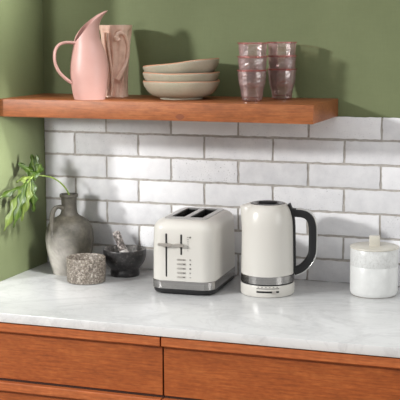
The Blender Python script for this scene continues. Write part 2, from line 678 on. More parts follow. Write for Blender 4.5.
for k in range(nt + 1):
    ro, ri = [], []
    for i in range(n):
        a = 2 * PI * i / n
        d = math.degrees(min(a, 2 * PI - a))
        h = lerp_tab(HT, d)
        t = k / nt
        ro.append(bm.verts.new(pitcher_pt(a, h * t)))
        ri.append(bm.verts.new(pitcher_pt(a, 0.006 + (h - 0.006) * t, 0.0032)))
    rings_o.append(ro)
    rings_i.append(ri)
for R_ in (rings_o, rings_i):
    for A, B in zip(R_, R_[1:]):
        for i in range(n):
            j = (i + 1) % n
            bm.faces.new((A[i], A[j], B[j], B[i]))
for i in range(n):
    j = (i + 1) % n
    bm.faces.new((rings_o[-1][i], rings_o[-1][j], rings_i[-1][j], rings_i[-1][i]))
bm.faces.new(rings_o[0])
bm.faces.new(rings_i[0])
link('body', bm, M_PINK, pt, angle=60)
bm = bmesh.new()
k_ = 1 / math.cos(math.radians(20))
hp = [(-0.036, 0.160), (-0.048, 0.1615), (-0.066, 0.1615), (-0.082, 0.155), (-0.0925, 0.138), (-0.094, 0.110), (-0.085, 0.083), (-0.070, 0.064), (-0.056, 0.052), (-0.045, 0.046)]
path = smooth_pts([(a * k_ + 0.002, 0, z) for a, z in hp], 6)
sweep(bm, path, ellipse(0.0085, 0.0042, 14), side=(0, 1, 0), scale=lambda t: 1.0 + 0.25 * abs(2 * t - 1) ** 3)
link('handle', bm, M_PINK, pt, angle=60)

# ------------------------------------------------------------------ tree-trunk vase behind it
tv = thing('vase', 'blush beige tree-trunk relief vase standing behind the pink pitcher on the shelf', 'vase', (0.284, -0.088, SZ), CAMYAW)
TP = smooth_tab([(0, 0.0345), (0.01, 0.033), (0.047, 0.0325), (0.105, 0.0362), (0.15, 0.0420), (0.19, 0.0470), (0.207, 0.0490)])
bm = bmesh.new()
def trunk_r(z, a):
    r = lerp_tab(TP, z)
    if z < 0.192:
        r += 0.0021 * math.sin(7 * a + 9 * z) + 0.0013 * math.sin(13 * a - 22 * z + 1.3) - 0.0018
    r += 0.0007 * mnoise.noise((math.cos(a) * 6, math.sin(a) * 6, z * 30))
    return r
n = 96
outer = [[bm.verts.new((trunk_r(z, a) * math.cos(a), trunk_r(z, a) * math.sin(a), z)) for a in [2 * PI * i / n for i in range(n)]]
         for z in [0.207 * k / 50 for k in range(51)]]
inner = [[bm.verts.new(((lerp_tab(TP, z) - 0.006) * math.cos(a), (lerp_tab(TP, z) - 0.006) * math.sin(a), z)) for a in [2 * PI * i / n for i in range(n)]]
         for z in [0.012 + 0.195 * k / 10 for k in range(11)]]
for R_ in (outer, inner):
    for A, B in zip(R_, R_[1:]):
        for i in range(n):
            bm.faces.new((A[i], A[(i + 1) % n], B[(i + 1) % n], B[i]))
for i in range(n):
    bm.faces.new((outer[-1][i], outer[-1][(i + 1) % n], inner[-1][(i + 1) % n], inner[-1][i]))
bm.faces.new(outer[0])
bm.faces.new(inner[0])
link('body', bm, M_TRUNK, tv, angle=60)
def relief(pts, rad, name, taper=None):
    """pts: (sideways offset as seen from the front, height): laid on the front of the trunk"""
    P = []
    for x, z in pts:
        r = lerp_tab(TP, z)
        s = max(-0.97, min(0.97, x / r))
        a = -PI / 2 + math.asin(s)
        r += rad * 0.45
        P.append((r * math.cos(a), r * math.sin(a), z))
    b = bmesh.new()
    sweep(b, smooth_pts(P, 6), ellipse(rad, rad, 12), scale=taper)
    return link(name, b, M_TRUNK, tv, angle=60)
relief([(-0.019, 0.186), (-0.018, 0.15), (-0.014, 0.11), (-0.010, 0.07), (-0.009, 0.03), (-0.011, 0.004)], 0.0042, 'branch_relief')
relief([(-0.030, 0.186), (-0.028, 0.14), (-0.021, 0.10), (-0.019, 0.06), (-0.022, 0.03), (-0.026, 0.004)], 0.0046, 'branch_relief')
relief([(0.0085, 0.163), (0.0055, 0.172), (0.0095, 0.182), (0.0190, 0.1845), (0.0285, 0.176), (0.0340, 0.150), (0.0325, 0.12), (0.0265, 0.095), (0.0185, 0.075), (0.0110, 0.059), (0.0065, 0.051)],
       0.0062, 'branch_relief', lambda t: 1.6 if t < 0.12 else (1.0 if t < 0.75 else 1.0 + (t - 0.75) * 2.2))

# ------------------------------------------------------------------ stacked bowls
BOWL = prof_smooth([(0.0, 0.004), (0.050, 0.004), (0.054, 0.0), (0.060, 0.0005), (0.0625, 0.005), (0.0775, 0.0085), (0.0915, 0.0165), (0.1015, 0.0275), (0.1070, 0.0380), (0.1086, 0.0440), (0.1078, 0.0465)], 4)
BOWL_IN = prof_smooth([(0.1045, 0.0455), (0.0995, 0.0325), (0.0885, 0.0195), (0.073, 0.0118), (0.050, 0.0078), (0.0, 0.0072)], 4)
def make_bowl(label, loc, rot, wob):
    t = thing('bowl', label, 'bowl', loc, 0.0, 'stacked stoneware bowls')
    t.rotation_euler = rot
    t.scale = (1.0, 1.0, 1.12)
    bm = bmesh.new()
    def fn(r, z, a):
        w = 0.0005 * math.sin(3 * a + wob) + 0.0004 * math.sin(5 * a + 2 * wob)
        k = max(0.0, z / 0.0445)
        rr = r * (1 + w * 4 * k)
        return (rr * math.cos(a), rr * math.sin(a), z + w * k)
    rr = lathe_rings(bm, BOWL + BOWL_IN, 80, fn)
    link('body', bm, M_BOWL, t, angle=60)
    bm = bmesh.new()
    lathe_rings(bm, [(0.1040, 0.0440), (0.1036, 0.0462), (0.1044, 0.0474), (0.1064, 0.0475), (0.1078, 0.0466), (0.1087, 0.0448), (0.1040, 0.0440)], 80, fn)
    link('rim', bm, M_BOWL_RIM, t, angle=60)
    return t
BX, BY = 0.503, -0.132
make_bowl('lowest and widest-showing celadon stoneware bowl, resting on the shelf', (BX, BY, SZ), (0, 0, 0.3), 0.4)
make_bowl('middle celadon stoneware bowl nested between two other bowls', (BX, BY, SZ + 0.0232), (0, 0, 1.9), 1.7)
make_bowl('top celadon stoneware bowl sitting tilted on the stack', (BX + 0.005, BY, SZ + 0.0507), (0.0, math.radians(-6.4), 0.0), 3.0)

# ------------------------------------------------------------------ pink glasses, two stacks of three
def glass_mesh(seed):
    r_ = random.Random(seed)
    bm = bmesh.new()
    outer = [(0.0, 0.0), (0.022, 0.0), (0.0262, 0.002), (0.0275, 0.010), (0.0287, 0.018), (0.0300, 0.026), (0.0317, 0.034), (0.0335, 0.042), (0.0350, 0.048), (0.0356, 0.054), (0.0361, 0.060), (0.0366, 0.066), (0.0371, 0.072), (0.0374, 0.0785), (0.0385, 0.0815), (0.0408, 0.0838), (0.0406, 0.0848)]
    inn = [(0.0385, 0.0848), (0.0356, 0.078), (0.0350, 0.066), (0.0342, 0.052), (0.0328, 0.044), (0.0286, 0.028), (0.0255, 0.012), (0.022, 0.0085), (0.0, 0.008)]
    facet = {}
    def fo(r, z, a):
        if 0.008 < z < 0.079 and r > 0.02:
            w = 1 + r_.uniform(-0.036, 0.022)
            return (r * w * math.cos(a), r * w * math.sin(a), z + r_.uniform(-0.002, 0.002))
        return (r * math.cos(a), r * math.sin(a), z)
    first = lathe_rings(bm, outer, 18, fo)
    second = lathe_rings(bm, inn, 18, None)
    A, B = first[-1], second[0]
    for i in range(18):
        bm.faces.new((A[i], A[(i + 1) % 18], B[(i + 1) % 18], B[i]))
    for f in bm.faces:
        c = f.calc_center_median()
        if c.z > 0.0815 or (c.z < 0.0030 and c.xy.length > 0.02):
            f.material_index = 1
    me = bpy.data.meshes.new('tumbler')
    bmesh.ops.recalc_face_normals(bm, faces=bm.faces)
    bm.to_mesh(me)
    bm.free()
    me.materials.append(M_GLASS)
    me.materials.append(M_GLASS_EDGE)
    return me
GM = [glass_mesh(3), glass_mesh(8)]
names = ['bottom', 'middle', 'top']
for s, (gx, gy, where) in enumerate(((0.7210, -0.163, 'of the front stack beside the bowls'), (0.7775, -0.062, 'of the rear stack near the shelf end'))):
    for k in range(3):
        o = bpy.data.objects.new('tumbler', GM[(s + k) % 2])
        COL.objects.link(o)
        o.location = (gx + 0.0006 * k * (-1) ** s, gy, SZ + 0.0005 + 0.0368 * k)
        o.rotation_euler = (0, 0, 0.4 + 0.9 * k + s)
        o.scale = (1.05, 1.05, 1.0)
        tag(o, '%s pink pressed-glass tumbler %s' % (names[k], where), 'glass', 'stacked pink tumblers')

# ------------------------------------------------------------------ stone jug with handle
jg = thing('jug', 'weathered grey stone-look jug with a small loop handle in the left corner', 'jug', (0.1400, -0.122, 0), CAMYAW)
JO = prof_smooth([(0.0, 0.0), (0.047, 0.0), (0.0515, 0.003), (0.057, 0.022), (0.0655, 0.055), (0.0712, 0.092), (0.0715, 0.112), (0.0680, 0.136), (0.0570, 0.157), (0.040, 0.169), (0.0290, 0.176),
                  (0.0240, 0.186), (0.0226, 0.205), (0.0232, 0.224), (0.0236, 0.2285), (0.0272, 0.2300), (0.0278, 0.2350), (0.0268, 0.2385)], 4)
JI = [(0.0222, 0.2385), (0.0195, 0.230), (0.0185, 0.205), (0.0205, 0.18), (0.03, 0.168), (0.055, 0.148), (0.0645, 0.112), (0.059, 0.055), (0.046, 0.01), (0.0, 0.008)]
bm = bmesh.new()
lathe_rings(bm, JO + JI, 72, lambda r, z, a: (r * (1 + 0.012 * mnoise.noise((math.cos(a) * 1.5, math.sin(a) * 1.5, z * 14))) * math.cos(a),
                                             r * (1 + 0.012 * mnoise.noise((math.cos(a) * 1.5, math.sin(a) * 1.5, z * 14))) * math.sin(a), z))
link('body', bm, M_JUG, jg, angle=60)
bm = bmesh.new()
hd = [(-0.016, -0.012, 0.1975), (-0.026, -0.020, 0.2025), (-0.0370, -0.028, 0.2000), (-0.0445, -0.034, 0.1880), (-0.0470, -0.037, 0.1700), (-0.0455, -0.0400, 0.1480), (-0.0430, -0.0440, 0.1320), (-0.0420, -0.0480, 0.1180)]
pth = smooth_pts(hd, 6)
sweep(bm, pth, ellipse(0.0085, 0.0062, 14), side=(0.6, 0.8, 0), scale=lambda t: 0.95 + 0.35 * t * t)
link('handle', bm, M_JUG, jg, angle=60)

# ------------------------------------------------------------------ leafy stem in the jug
lf = thing('leafy_stem', 'green leafy stem arching out of the grey jug with drooping long leaflets', 'plant', (0.1375, -0.128, 0.20))
O = Vector((0.1375, -0.128, 0.20))
def rel(x, y, z):
    return (x - O.x, y - O.y, z - O.z)
stem = smooth_pts([rel(0.150, -0.126, 0.185), rel(0.147, -0.128, 0.225), rel(0.138, -0.132, 0.252), rel(0.120, -0.142, 0.276), rel(0.100, -0.156, 0.291), rel(0.082, -0.175, 0.297), rel(0.069, -0.195, 0.301)], 8)
bm = bmesh.new()
sweep(bm, stem, ellipse(0.0023, 0.0023, 10), scale=lambda t: 1.15 - 0.3 * t)
link('stem', bm, M_STEM, lf)

def leaflet(base, tip, width, sag, facing, tone_v, lobes=3, curl=0.25, seed=0, name='leaf'):
    """a lobed, folded blade from base to tip; facing = rough surface normal"""
    r_ = random.Random(seed)
    b, t_ = Vector(base), Vector(tip)
    ax = t_ - b
    L = ax.length
    f = Vector(facing).normalized()
    side = ax.cross(f).normalized()
    nrm = side.cross(ax).normalized()
    bm = bmesh.new()
    tl = bm.faces.layers.float.new('tone')
    NL, NW = 22, 4
    rows = []
    for i in range(NL + 1):
        s = i / NL
        env = (math.sin(PI * min(1, s * 0.96 + 0.02)) ** 0.75) * (1 - 0.25 * s)
        ser = 1 + 0.42 * math.sin(lobes * 2 * PI * s + seed)
        w = width * env * max(0.15, ser)
        c = b + ax * s + nrm * (sag * math.sin(PI * s) * L)
        row = []
        for j in range(-NW, NW + 1):
            q = j / NW
            p = c + side * (w * q) + nrm * (-abs(q) ** 1.4 * w * curl + 0.0012 * math.sin(14 * s + 4 * q + seed))
            row.append(p)
        rows.append(row)
    th = 0.00035
    V = [[bm.verts.new(p + nrm * th) for p in row] for row in rows]
    Bk = [[bm.verts.new(p - nrm * th) for p in row] for row in rows]
    for i in range(NL):
        for j in range(2 * NW):
            for G in (V, Bk):
                fc = bm.faces.new((G[i][j], G[i + 1][j], G[i + 1][j + 1], G[i][j + 1]))
                mid = 1.0 if j in (NW - 1, NW) else 0.0
                fc[tl] = max(0.0, min(1.0, tone_v + 0.25 * mid + r_.uniform(-0.06, 0.06)))
    for i in range(NL):
        for j in (0, 2 * NW):
            bm.faces.new((V[i][j], V[i + 1][j], Bk[i + 1][j], Bk[i][j]))
    for i in (0, NL):
        for j in range(2 * NW):
            bm.faces.new((V[i][j], V[i][j + 1], Bk[i][j + 1], Bk[i][j]))
    return link(name, bm, M_LEAF, lf, angle=80)
HUB = rel(0.070, -0.197, 0.300)
HUB2 = rel(0.073, -0.222, 0.298)
CAMN = (0.34, -0.92, 0.2)
# upper crumpled cluster of dark lobes
leaflet(HUB, rel(0.024, -0.215, 0.338), 0.0150, 0.06, (0.35, -0.75, 0.55), 0.0, 1, 0.30, 1)
leaflet(HUB, rel(0.050, -0.180, 0.360), 0.0130, 0.03, CAMN, 0.05, 2, 0.4, 2)
leaflet(HUB, rel(0.070, -0.185, 0.360), 0.0120, -0.04, CAMN, 0.03, 2, 0.4, 3)
leaflet(HUB, rel(0.091, -0.200, 0.336), 0.0120, 0.05, CAMN, 0.0, 1, 0.5, 4)
leaflet(rel(0.060, -0.200, 0.312), rel(0.080, -0.215, 0.286), 0.0170, 0.2, CAMN, 0.0, 1, 0.3, 5)
leaflet(rel(0.052, -0.205, 0.318), rel(0.074, -0.212, 0.296), 0.0150, 0.1, CAMN, 0.0, 1, 0.3, 15)
# drooping leaf: long wavy fingers, some with the pale underside showing
droop = [
    ((0.0175, -0.300, 0.148), 0.0135, 0.50, 6), ((0.043, -0.290, 0.158), 0.0120, 0.02, 7),
    ((0.050, -0.252, 0.172), 0.0120, 0.60, 8), ((0.058, -0.245, 0.196), 0.0110, 0.70, 12),
    ((0.0745, -0.222, 0.1955), 0.0125, 0.0, 9), ((0.032, -0.272, 0.198), 0.0115, 0.10, 10),
    ((0.064, -0.232, 0.225), 0.0100, 0.10, 16),
]
for tip, w, tn, sd in droop:
    bx = 0.5 * (tip[0] - 0.045)
    leaflet(rel(0.066 + bx * 0.55, -0.224 - 0.02 * (tip[0] < 0.045), 0.288 + bx * 0.5), rel(*tip), w, 0.10, (0.45, -0.85, 0.15), tn, 3, 0.45, sd)
leaflet(rel(0.052, -0.235, 0.272), rel(0.002, -0.312, 0.238), 0.0105, 0.10, (0.2, -0.7, 0.7), 0.08, 2, 0.4, 13)
leaflet(HUB2, rel(0.026, -0.235, 0.284), 0.0125, 0.12, (0.1, -0.6, 0.8), 0.75, 2, 0.4, 14)
bm = bmesh.new()
sweep(bm, smooth_pts([HUB, rel(0.069, -0.212, 0.3), HUB2, rel(0.066, -0.228, 0.290), rel(0.054, -0.238, 0.268)], 6), ellipse(0.0018, 0.0018, 8))
link('leaf_stalk', bm, M_STEM, lf)

# ------------------------------------------------------------------ round granite planter
bm = bmesh.new()
PP = [(0.0, 0.0), (0.052, 0.0), (0.0555, 0.0025), (0.0562, 0.012), (0.0568, 0.068), (0.0562, 0.0715), (0.0545, 0.0725), (0.0520, 0.0715), (0.0505, 0.066), (0.0495, 0.012), (0.045, 0.008), (0.0, 0.008)]
lathe_rings(bm, PP, 72)
tag(link('planter', bm, M_PLANTER, loc=(0.2365, -0.216, 0)), 'short round mottled grey-brown stone pot in front of the tall jug', 'pot')

# ------------------------------------------------------------------ mortar and pestle
bm = bmesh.new()
MP = prof_smooth([(0.0, 0.0), (0.038, 0.0), (0.0425, 0.002), (0.0435, 0.010), (0.0425, 0.018), (0.0445, 0.023), (0.0525, 0.033), (0.0595, 0.046), (0.0632, 0.060), (0.0640, 0.072), (0.0635, 0.0785), (0.0615, 0.080)], 4)
lathe_rings(bm, MP, 72)
MI = prof_smooth([(0.0615, 0.080), (0.0575, 0.0788), (0.0545, 0.072), (0.048, 0.050), (0.034, 0.030), (0.016, 0.022), (0.0, 0.021)], 4)
mo = thing('mortar', 'black granite mortar bowl on a foot, between the stone pot and toaster', 'mortar', (0.3085, -0.100, 0))
link('body', bm, M_MORTAR, mo, angle=60)
bm = bmesh.new()
lathe_rings(bm, MI, 72)
link('hollow', bm, M_MORTAR_IN, mo, angle=60)
pe = thing('pestle', 'speckled grey stone pestle leaning in the black mortar', 'pestle', (0.3230, -0.100, 0.0270))
ax = Vector((-0.0400, -0.004, 0.100))
bm = bmesh.new()
prof = [(0.0, 0.0), (0.008, 0.0005), (0.0135, 0.005), (0.0152, 0.014), (0.0150, 0.024), (0.0138, 0.036), (0.0122, 0.052), (0.0112, 0.070), (0.0112, 0.088), (0.0118, 0.101), (0.0105, 0.108), (0.006, 0.1115), (0.0, 0.112)]
prof = prof_smooth(prof, 3)
low = [p for p in prof if p[1] <= 0.0525]
q = Vector((0, 0, 1)).rotation_difference(ax.normalized()).to_matrix()
lathe_rings(bm, [p for p in prof if p[1] >= 0.0515], 32, lambda r, z, a: q @ Vector((r * math.cos(a), r * math.sin(a), z)))
link('shaft', bm, M_PESTLE, pe, angle=60)
bm = bmesh.new()
lathe_rings(bm, low, 32, lambda r, z, a: q @ Vector((r * math.cos(a), r * math.sin(a), z)))
link('grinding_head', bm, M_PESTLE_TIP, pe, angle=60)

# ------------------------------------------------------------------ toaster
TW, TL, TH = 0.180, 0.264, 0.2065
to = thing('toaster', 'cream two-slot toaster with steel band and two levers, left of the kettle', 'toaster', (0.5540, -0.1665, 0), math.radians(3.0))
hx, hy = TW / 2, TL / 2
def rr(hx_, hy_, r, z):
    return [(x, y, z) for x, y in round_rect(hx_, hy_, r, 10)]
bm = bmesh.new()
R = 0.036
loops = []
for z, ins in ((0.0385, 0.0012), (0.0395, 0.0), (0.10, 0.0006), (0.165, 0.0016), (0.178, 0.0024)):
    loops.append(rr(hx - ins, hy - ins, R - ins * 0.5, z))
for i in range(1, 10):
    a = (PI / 2) * i / 9
    ins = 0.0024 + 0.026 * (1 - math.cos(a))
    loops.append(rr(hx - ins, hy - ins, R - ins * 0.35, 0.178 + 0.0285 * math.sin(a)))
loft(bm, loops)
body = link('body', bm, M_CREAM, to, angle=35)
SL = [(-0.0265, 0.0185), (0.0265, 0.0185)]
SY0, SY1 = -0.076, 0.082
def slot_cut(extra=0.0):
    b = bmesh.new()
    for cx, hw in SL:
        add_box(b, cx - hw - extra, cx + hw + extra, SY0 - extra, SY1 + extra, 0.09, 0.25)
    return b
cut(body, slot_cut(0.001))
bm = bmesh.new()
loft(bm, [rr(0.0600, 0.100, 0.012, 0.2050), rr(0.0600, 0.100, 0.012, 0.2078), rr(0.0588, 0.0988, 0.011, 0.2090)])
plate = link('top_plate', bm, M_PLATE, to, angle=35)
cut(plate, slot_cut(0.0))
for cx, hw in SL:
    bm = bmesh.new()
    add_box(bm, cx - hw - 0.0008, cx + hw + 0.0008, SY0 - 0.0008, SY1 + 0.0008, 0.092, 0.2056)
    # open the top so that the slot reads as a deep well
    tops = [f for f in bm.faces if all(v.co.z > 0.2 for v in f.verts)]
    bmesh.ops.delete(bm, geom=tops, context='FACES')
    w = link('bread_slot', bm, M_DARK, to, smooth=False)
    for k in range(7):
        bm = bmesh.new()
        y = SY0 + 0.014 + k * (SY1 - SY0 - 0.028) / 6
        for sx in (-1, 1):
            sweep(bm, [Vector((cx + sx * (hw - 0.003), y, 0.12)), Vector((cx + sx * (hw - 0.003), y, 0.200))], ellipse(0.0008, 0.0008, 6))
        link('bread_guide', bm, M_STEEL, w)
bm = bmesh.new()
loft(bm, [rr(hx + 0.0002, hy + 0.0002, R, 0.0165), rr(hx + 0.0008, hy + 0.0008, R, 0.0175), rr(hx + 0.0008, hy + 0.0008, R, 0.0378), rr(hx + 0.0002, hy + 0.0002, R, 0.0386)])
link('steel_band', bm, M_STEEL, to, angle=35)
bm = bmesh.new()
loft(bm, [rr(hx - 0.010, hy - 0.010, R - 0.006, 0.0026), rr(hx - 0.004, hy - 0.004, R - 0.002, 0.0040), rr(hx - 0.0012, hy - 0.0012, R, 0.009), rr(hx - 0.0012, hy - 0.0012, R, 0.0168)])
link('base', bm, M_BLACK, to, angle=35)
for sx in (-1, 1):
    for sy in (-1, 1):
        bm = bmesh.new()
        lathe_rings(bm, [(0.0, 0.0), (0.009, 0.0), (0.010, 0.001), (0.010, 0.004), (0.0, 0.004)], 20)
        link('foot', bm, M_BLACK, to, loc=(sx * (hx - 0.030), sy * (hy - 0.030), 0))
FY = -hy
for cx, z0, z1 in ((-0.0425, 0.050, 0.170), (0.0004, 0.1130, 0.169)):
    bm = bmesh.new()
    pts = round_rect(0.0023, (z1 - z0) / 2, 0.0022, 5)
    loft(bm, [[(cx + x, FY + 0.004, (z0 + z1) / 2 + z) for x, z in pts], [(cx + x, FY - 0.0006 + 0.0018, (z0 + z1) / 2 + z) for x, z in pts]])
    for f in bm.faces:
        pass
    link('lever_slot', box(cx - 0.0023, cx + 0.0023, FY - 0.0004, FY + 0.006, z0, z1, bevel=0.0006, seg=1), M_DARK, to)
    bm.free()
for cx, w in ((-0.0440, 0.0395), (-0.0035, 0.0290)):
    bm = bmesh.new()
    pts = round_rect(w / 2, 0.0042, 0.0041, 6)
    z = 0.1405
    loft(bm, [[(cx + x * 0.8, FY - 0.003, z + y * 0.7) for x, y in pts], [(cx + x, FY - 0.0045, z + y) for x, y in pts],
              [(cx + x, FY - 0.0115, z + y) for x, y in pts], [(cx + x * 0.95, FY - 0.0135, z + y * 0.75) for x, y in pts]])
    lv = link('lever', bm, M_LEVER, to)
    link('lever_arm', box((-0.0425 if cx < -0.02 else 0.0004) - 0.0018, (-0.0425 if cx < -0.02 else 0.0004) + 0.0018, FY - 0.006, FY + 0.004, z - 0.003, z + 0.003), M_LEVER, lv, smooth=False)
for k in range(5):
    z = 0.0995 - k * 0.01215
    bm = bmesh.new()
    pts = round_rect(0.0122, 0.0021, 0.0020, 5)
    loft(bm, [[(0.0008 + x, FY + 0.002, z + y) for x, y in pts], [(0.0008 + x, FY - 0.0012, z + y) for x, y in pts], [(0.0008 + x * 0.93, FY - 0.0020, z + y * 0.7) for x, y in pts]])
    bt = link('button', bm, M_LEVER, to)
    # grey ring mark on the button's right half and the small sign beside it
    b = bmesh.new()
    add_box(b, 0.0058, 0.0115, FY - 0.0023, FY - 0.0018, z - 0.0010, z + 0.0010)
    link('button_mark', b, M_GREY, bt, smooth=False)
    b = bmesh.new()
    for dx, dz, ww, hh in (((0, 0.0013, 0.0044, 0.0010), (0, -0.0013, 0.0044, 0.0010)), ((0, 0, 0.0036, 0.0036),), ((0, 0, 0.0046, 0.0040),), ((-0.0014, 0, 0.0011, 0.0040), (0.0014, 0, 0.0011, 0.0040)), ((0, 0, 0.0042, 0.0013),))[k]:
        add_box(b, 0.0262 + dx - ww / 2, 0.0262 + dx + ww / 2, FY - 0.0004, FY + 0.001, z + dz - hh / 2, z + dz + hh / 2)
    link('printed_symbol', b, M_GREY, to, smooth=False)
b = bmesh.new()
for k in range(7):
    ww = 0.0046 - 0.0004 * k
    add_box(b, 0.0195 - ww / 2, 0.0195 + ww / 2, FY - 0.0003, FY + 0.001, 0.1622 - k * 0.0062, 0.1630 - k * 0.0062)
link('browning_scale', b, M_GREY, to, smooth=False)
bm = bmesh.new()
cy = bmesh.ops.create_cone(bm, cap_ends=True, segments=20, radius1=0.0024, radius2=0.0024, depth=0.0014)
bmesh.ops.rotate(bm, verts=bm.verts, matrix=Matrix.Rotation(PI / 2, 3, 'X'))
link('indicator_dot', bm, M_GREY, to, loc=(0.0262, FY, 0.1622))

# ------------------------------------------------------------------ kettle
KX = math.radians(11.5)
ke = thing('kettle', 'cream cordless electric kettle with black loop handle and steel band', 'kettle', (0.7740, -0.186, 0), KX)
ke.scale = (0.985, 0.985, 0.985)
KB = smooth_tab([(0.0575, 0.0742), (0.10, 0.0736), (0.145, 0.0727), (0.185, 0.0719), (0.205, 0.0708), (0.222, 0.0680), (0.236, 0.0640), (0.246, 0.0585), (0.2515, 0.0535), (0.2538, 0.0505)], 5)
bm = bmesh.new()
n = 96
SPA = PI                        # the spout is opposite the handle
def kettle_pt(r, z, a):
    d = abs((a - SPA + PI) % (2 * PI) - PI)
    if z > 0.165 and d < 0.55:
        k = (z - 0.165) / 0.085
        target = 0.0722 + 0.0052 * min(1, k) ** 1.5
        w = math.cos(d / 0.55 * PI / 2) ** 0.8
        rr_ = max(r, r + (target - r) * w)
        zz = z if z < 0.243 else z + (0.2455 - z) * w
        return (rr_ * math.cos(a), rr_ * math.sin(a), zz)
    return (r * math.cos(a), r * math.sin(a), z)
outer = [[bm.verts.new(kettle_pt(r, z, 2 * PI * i / n)) for i in range(n)] for z, r in KB]
for A, B in zip(outer, outer[1:]):
    for i in range(n):
        bm.faces.new((A[i], A[(i + 1) % n], B[(i + 1) % n], B[i]))
# rim turned inward to a recess for the lid
prev = outer[-1]
for r, z in ((0.0492, 0.2542), (0.0478, 0.2535), (0.0470, 0.2505)):
    ring = [bm.verts.new((r * math.cos(2 * PI * i / n), r * math.sin(2 * PI * i / n), z)) for i in range(n)]
    for i in range(n):
        bm.faces.new((prev[i], prev[(i + 1) % n], ring[(i + 1) % n], ring[i]))
    prev = ring
bm.faces.new(prev)
bm.faces.new(outer[0])
link('body', bm, M_CREAM, ke, angle=40)
bm = bmesh.new()
lathe_rings(bm, [(0.0, 0.2530), (0.030, 0.2530), (0.0335, 0.2545), (0.040, 0.2560), (0.0448, 0.2552), (0.0462, 0.2530), (0.0462, 0.2495), (0.0, 0.2495)], 72)
ld = link('lid', bm, M_LIDSTEEL, ke, angle=40)
bm = bmesh.new()
lathe_rings(bm, [(0.0, 0.2525), (0.0300, 0.2525), (0.0300, 0.2536), (0.0, 0.2540)], 48)
link('lid_inset', bm, M_BLACK, ld)
bm = bmesh.new()
add_box(bm, -0.026, 0.026, -0.007, 0.007, 0.2535, 0.2590, bevel=0.003, seg=3)
link('lid_grip', bm, M_BLACK, ld)
bm = bmesh.new()
lathe_rings(bm, [(0.0, 0.0365), (0.0740, 0.0365), (0.0750, 0.0372), (0.0752, 0.0575), (0.0742, 0.0585), (0.0, 0.0585)], 96)
link('steel_band', bm, M_STEEL, ke, angle=35)
bm = bmesh.new()
lathe_rings(bm, [(0.0, 0.033), (0.0733, 0.033), (0.0733, 0.0368), (0.0, 0.0368)], 96)
link('gap_ring', bm, M_BLACK, ke, angle=35)
bm = bmesh.new()
lathe_rings(bm, [(0.0, 0.0), (0.0700, 0.0), (0.0735, 0.0012), (0.0755, 0.0045), (0.0758, 0.0300), (0.0748, 0.0330), (0.0, 0.0335)], 96)
bs = link('power_base', bm, M_CREAM, ke, angle=35)
def on_base(a_deg, z, w_deg, h, out, name, mat, parent, ri=0.0755):
    b = bmesh.new()
    ns = max(2, int(w_deg / 2) + 2)
    A0 = math.radians(a_deg - w_deg / 2)
    DA = math.radians(w_deg) / (ns - 1)
    lo = []
    for i in range(ns):
        a = A0 + DA * i
        c, s = math.cos(a), math.sin(a)
        lo.append([((ri - 0.003) * c, (ri - 0.003) * s, z - h / 2), ((ri + out) * c, (ri + out) * s, z - h / 2), ((ri + out) * c, (ri + out) * s, z + h / 2), ((ri - 0.003) * c, (ri - 0.003) * s, z + h / 2)])
    loft(b, lo)
    return link(name, b, mat, parent, smooth=True, angle=30)
CA = -84.5
on_base(CA, 0.0168, 48, 0.0052, 0.0007, 'slider_slot', M_DARK, bs)
on_base(CA, 0.0262, 48, 0.0021, 0.0007, 'scale_line', M_GREY, bs)
on_base(CA + 13, 0.0160, 8, 0.0078, 0.0040, 'slider_knob', M_LEVER, bs)
for k in range(6):
    on_base(CA - 20 + 8 * k, 0.0302, 3.2, 0.0018, 0.0004, 'temperature_mark', M_GREY, bs)
# handle
hs = smooth_pts([(0.060, 0, 0.2310), (0.078, 0, 0.2285), (0.095, 0, 0.2270), (0.1085, 0, 0.2225), (0.1190, 0, 0.2120), (0.1242, 0, 0.1960), (0.1258, 0, 0.178), (0.1258, 0, 0.130), (0.1240, 0, 0.114), (0.1180, 0, 0.0985), (0.1070, 0, 0.0830), (0.0925, 0, 0.0705), (0.0745, 0, 0.0630)], 6)
bm = bmesh.new()
sweep(bm, hs, round_rect(0.0125, 0.0112, 0.005, 4), side=(0, 1, 0))
hn = link('handle', bm, M_BLACK, ke, angle=50)
# steel strip on the outside of the loop
out = []
for i, p in enumerate(hs):
    t = (hs[min(i + 1, len(hs) - 1)] - hs[max(i - 1, 0)]).normalized()
    nrm = Vector((-t.z, 0, t.x))
    if nrm.dot(p - Vector((0.08, 0, 0.15))) < 0:
        nrm = -nrm
    out.append(p + nrm * 0.0114)
bm = bmesh.new()
sweep(bm, out[6:-1], round_rect(0.0112, 0.0014, 0.0012, 3), side=(0, 1, 0))
link('handle_trim', bm, simple('bright_trim', rgb(214, 214, 212), 0.3, 0.9), hn, angle=50)
# spine that hugs the body under the handle, with the little thumb tab on top
sp = [(lerp_tab(KB, z) + (0.0012 if z < 0.236 else 0.002), 0, z) for z in (0.0605, 0.09, 0.12, 0.15, 0.18, 0.205, 0.222, 0.236)] + [(0.0615, 0, 0.2470), (0.0590, 0, 0.2530)]
bm = bmesh.new()
sweep(bm, smooth_pts(sp, 4), round_rect(0.0115, 0.0042, 0.002, 3), side=(0, 1, 0))
link('handle_spine', bm, M_BLACK, ke, angle=50)

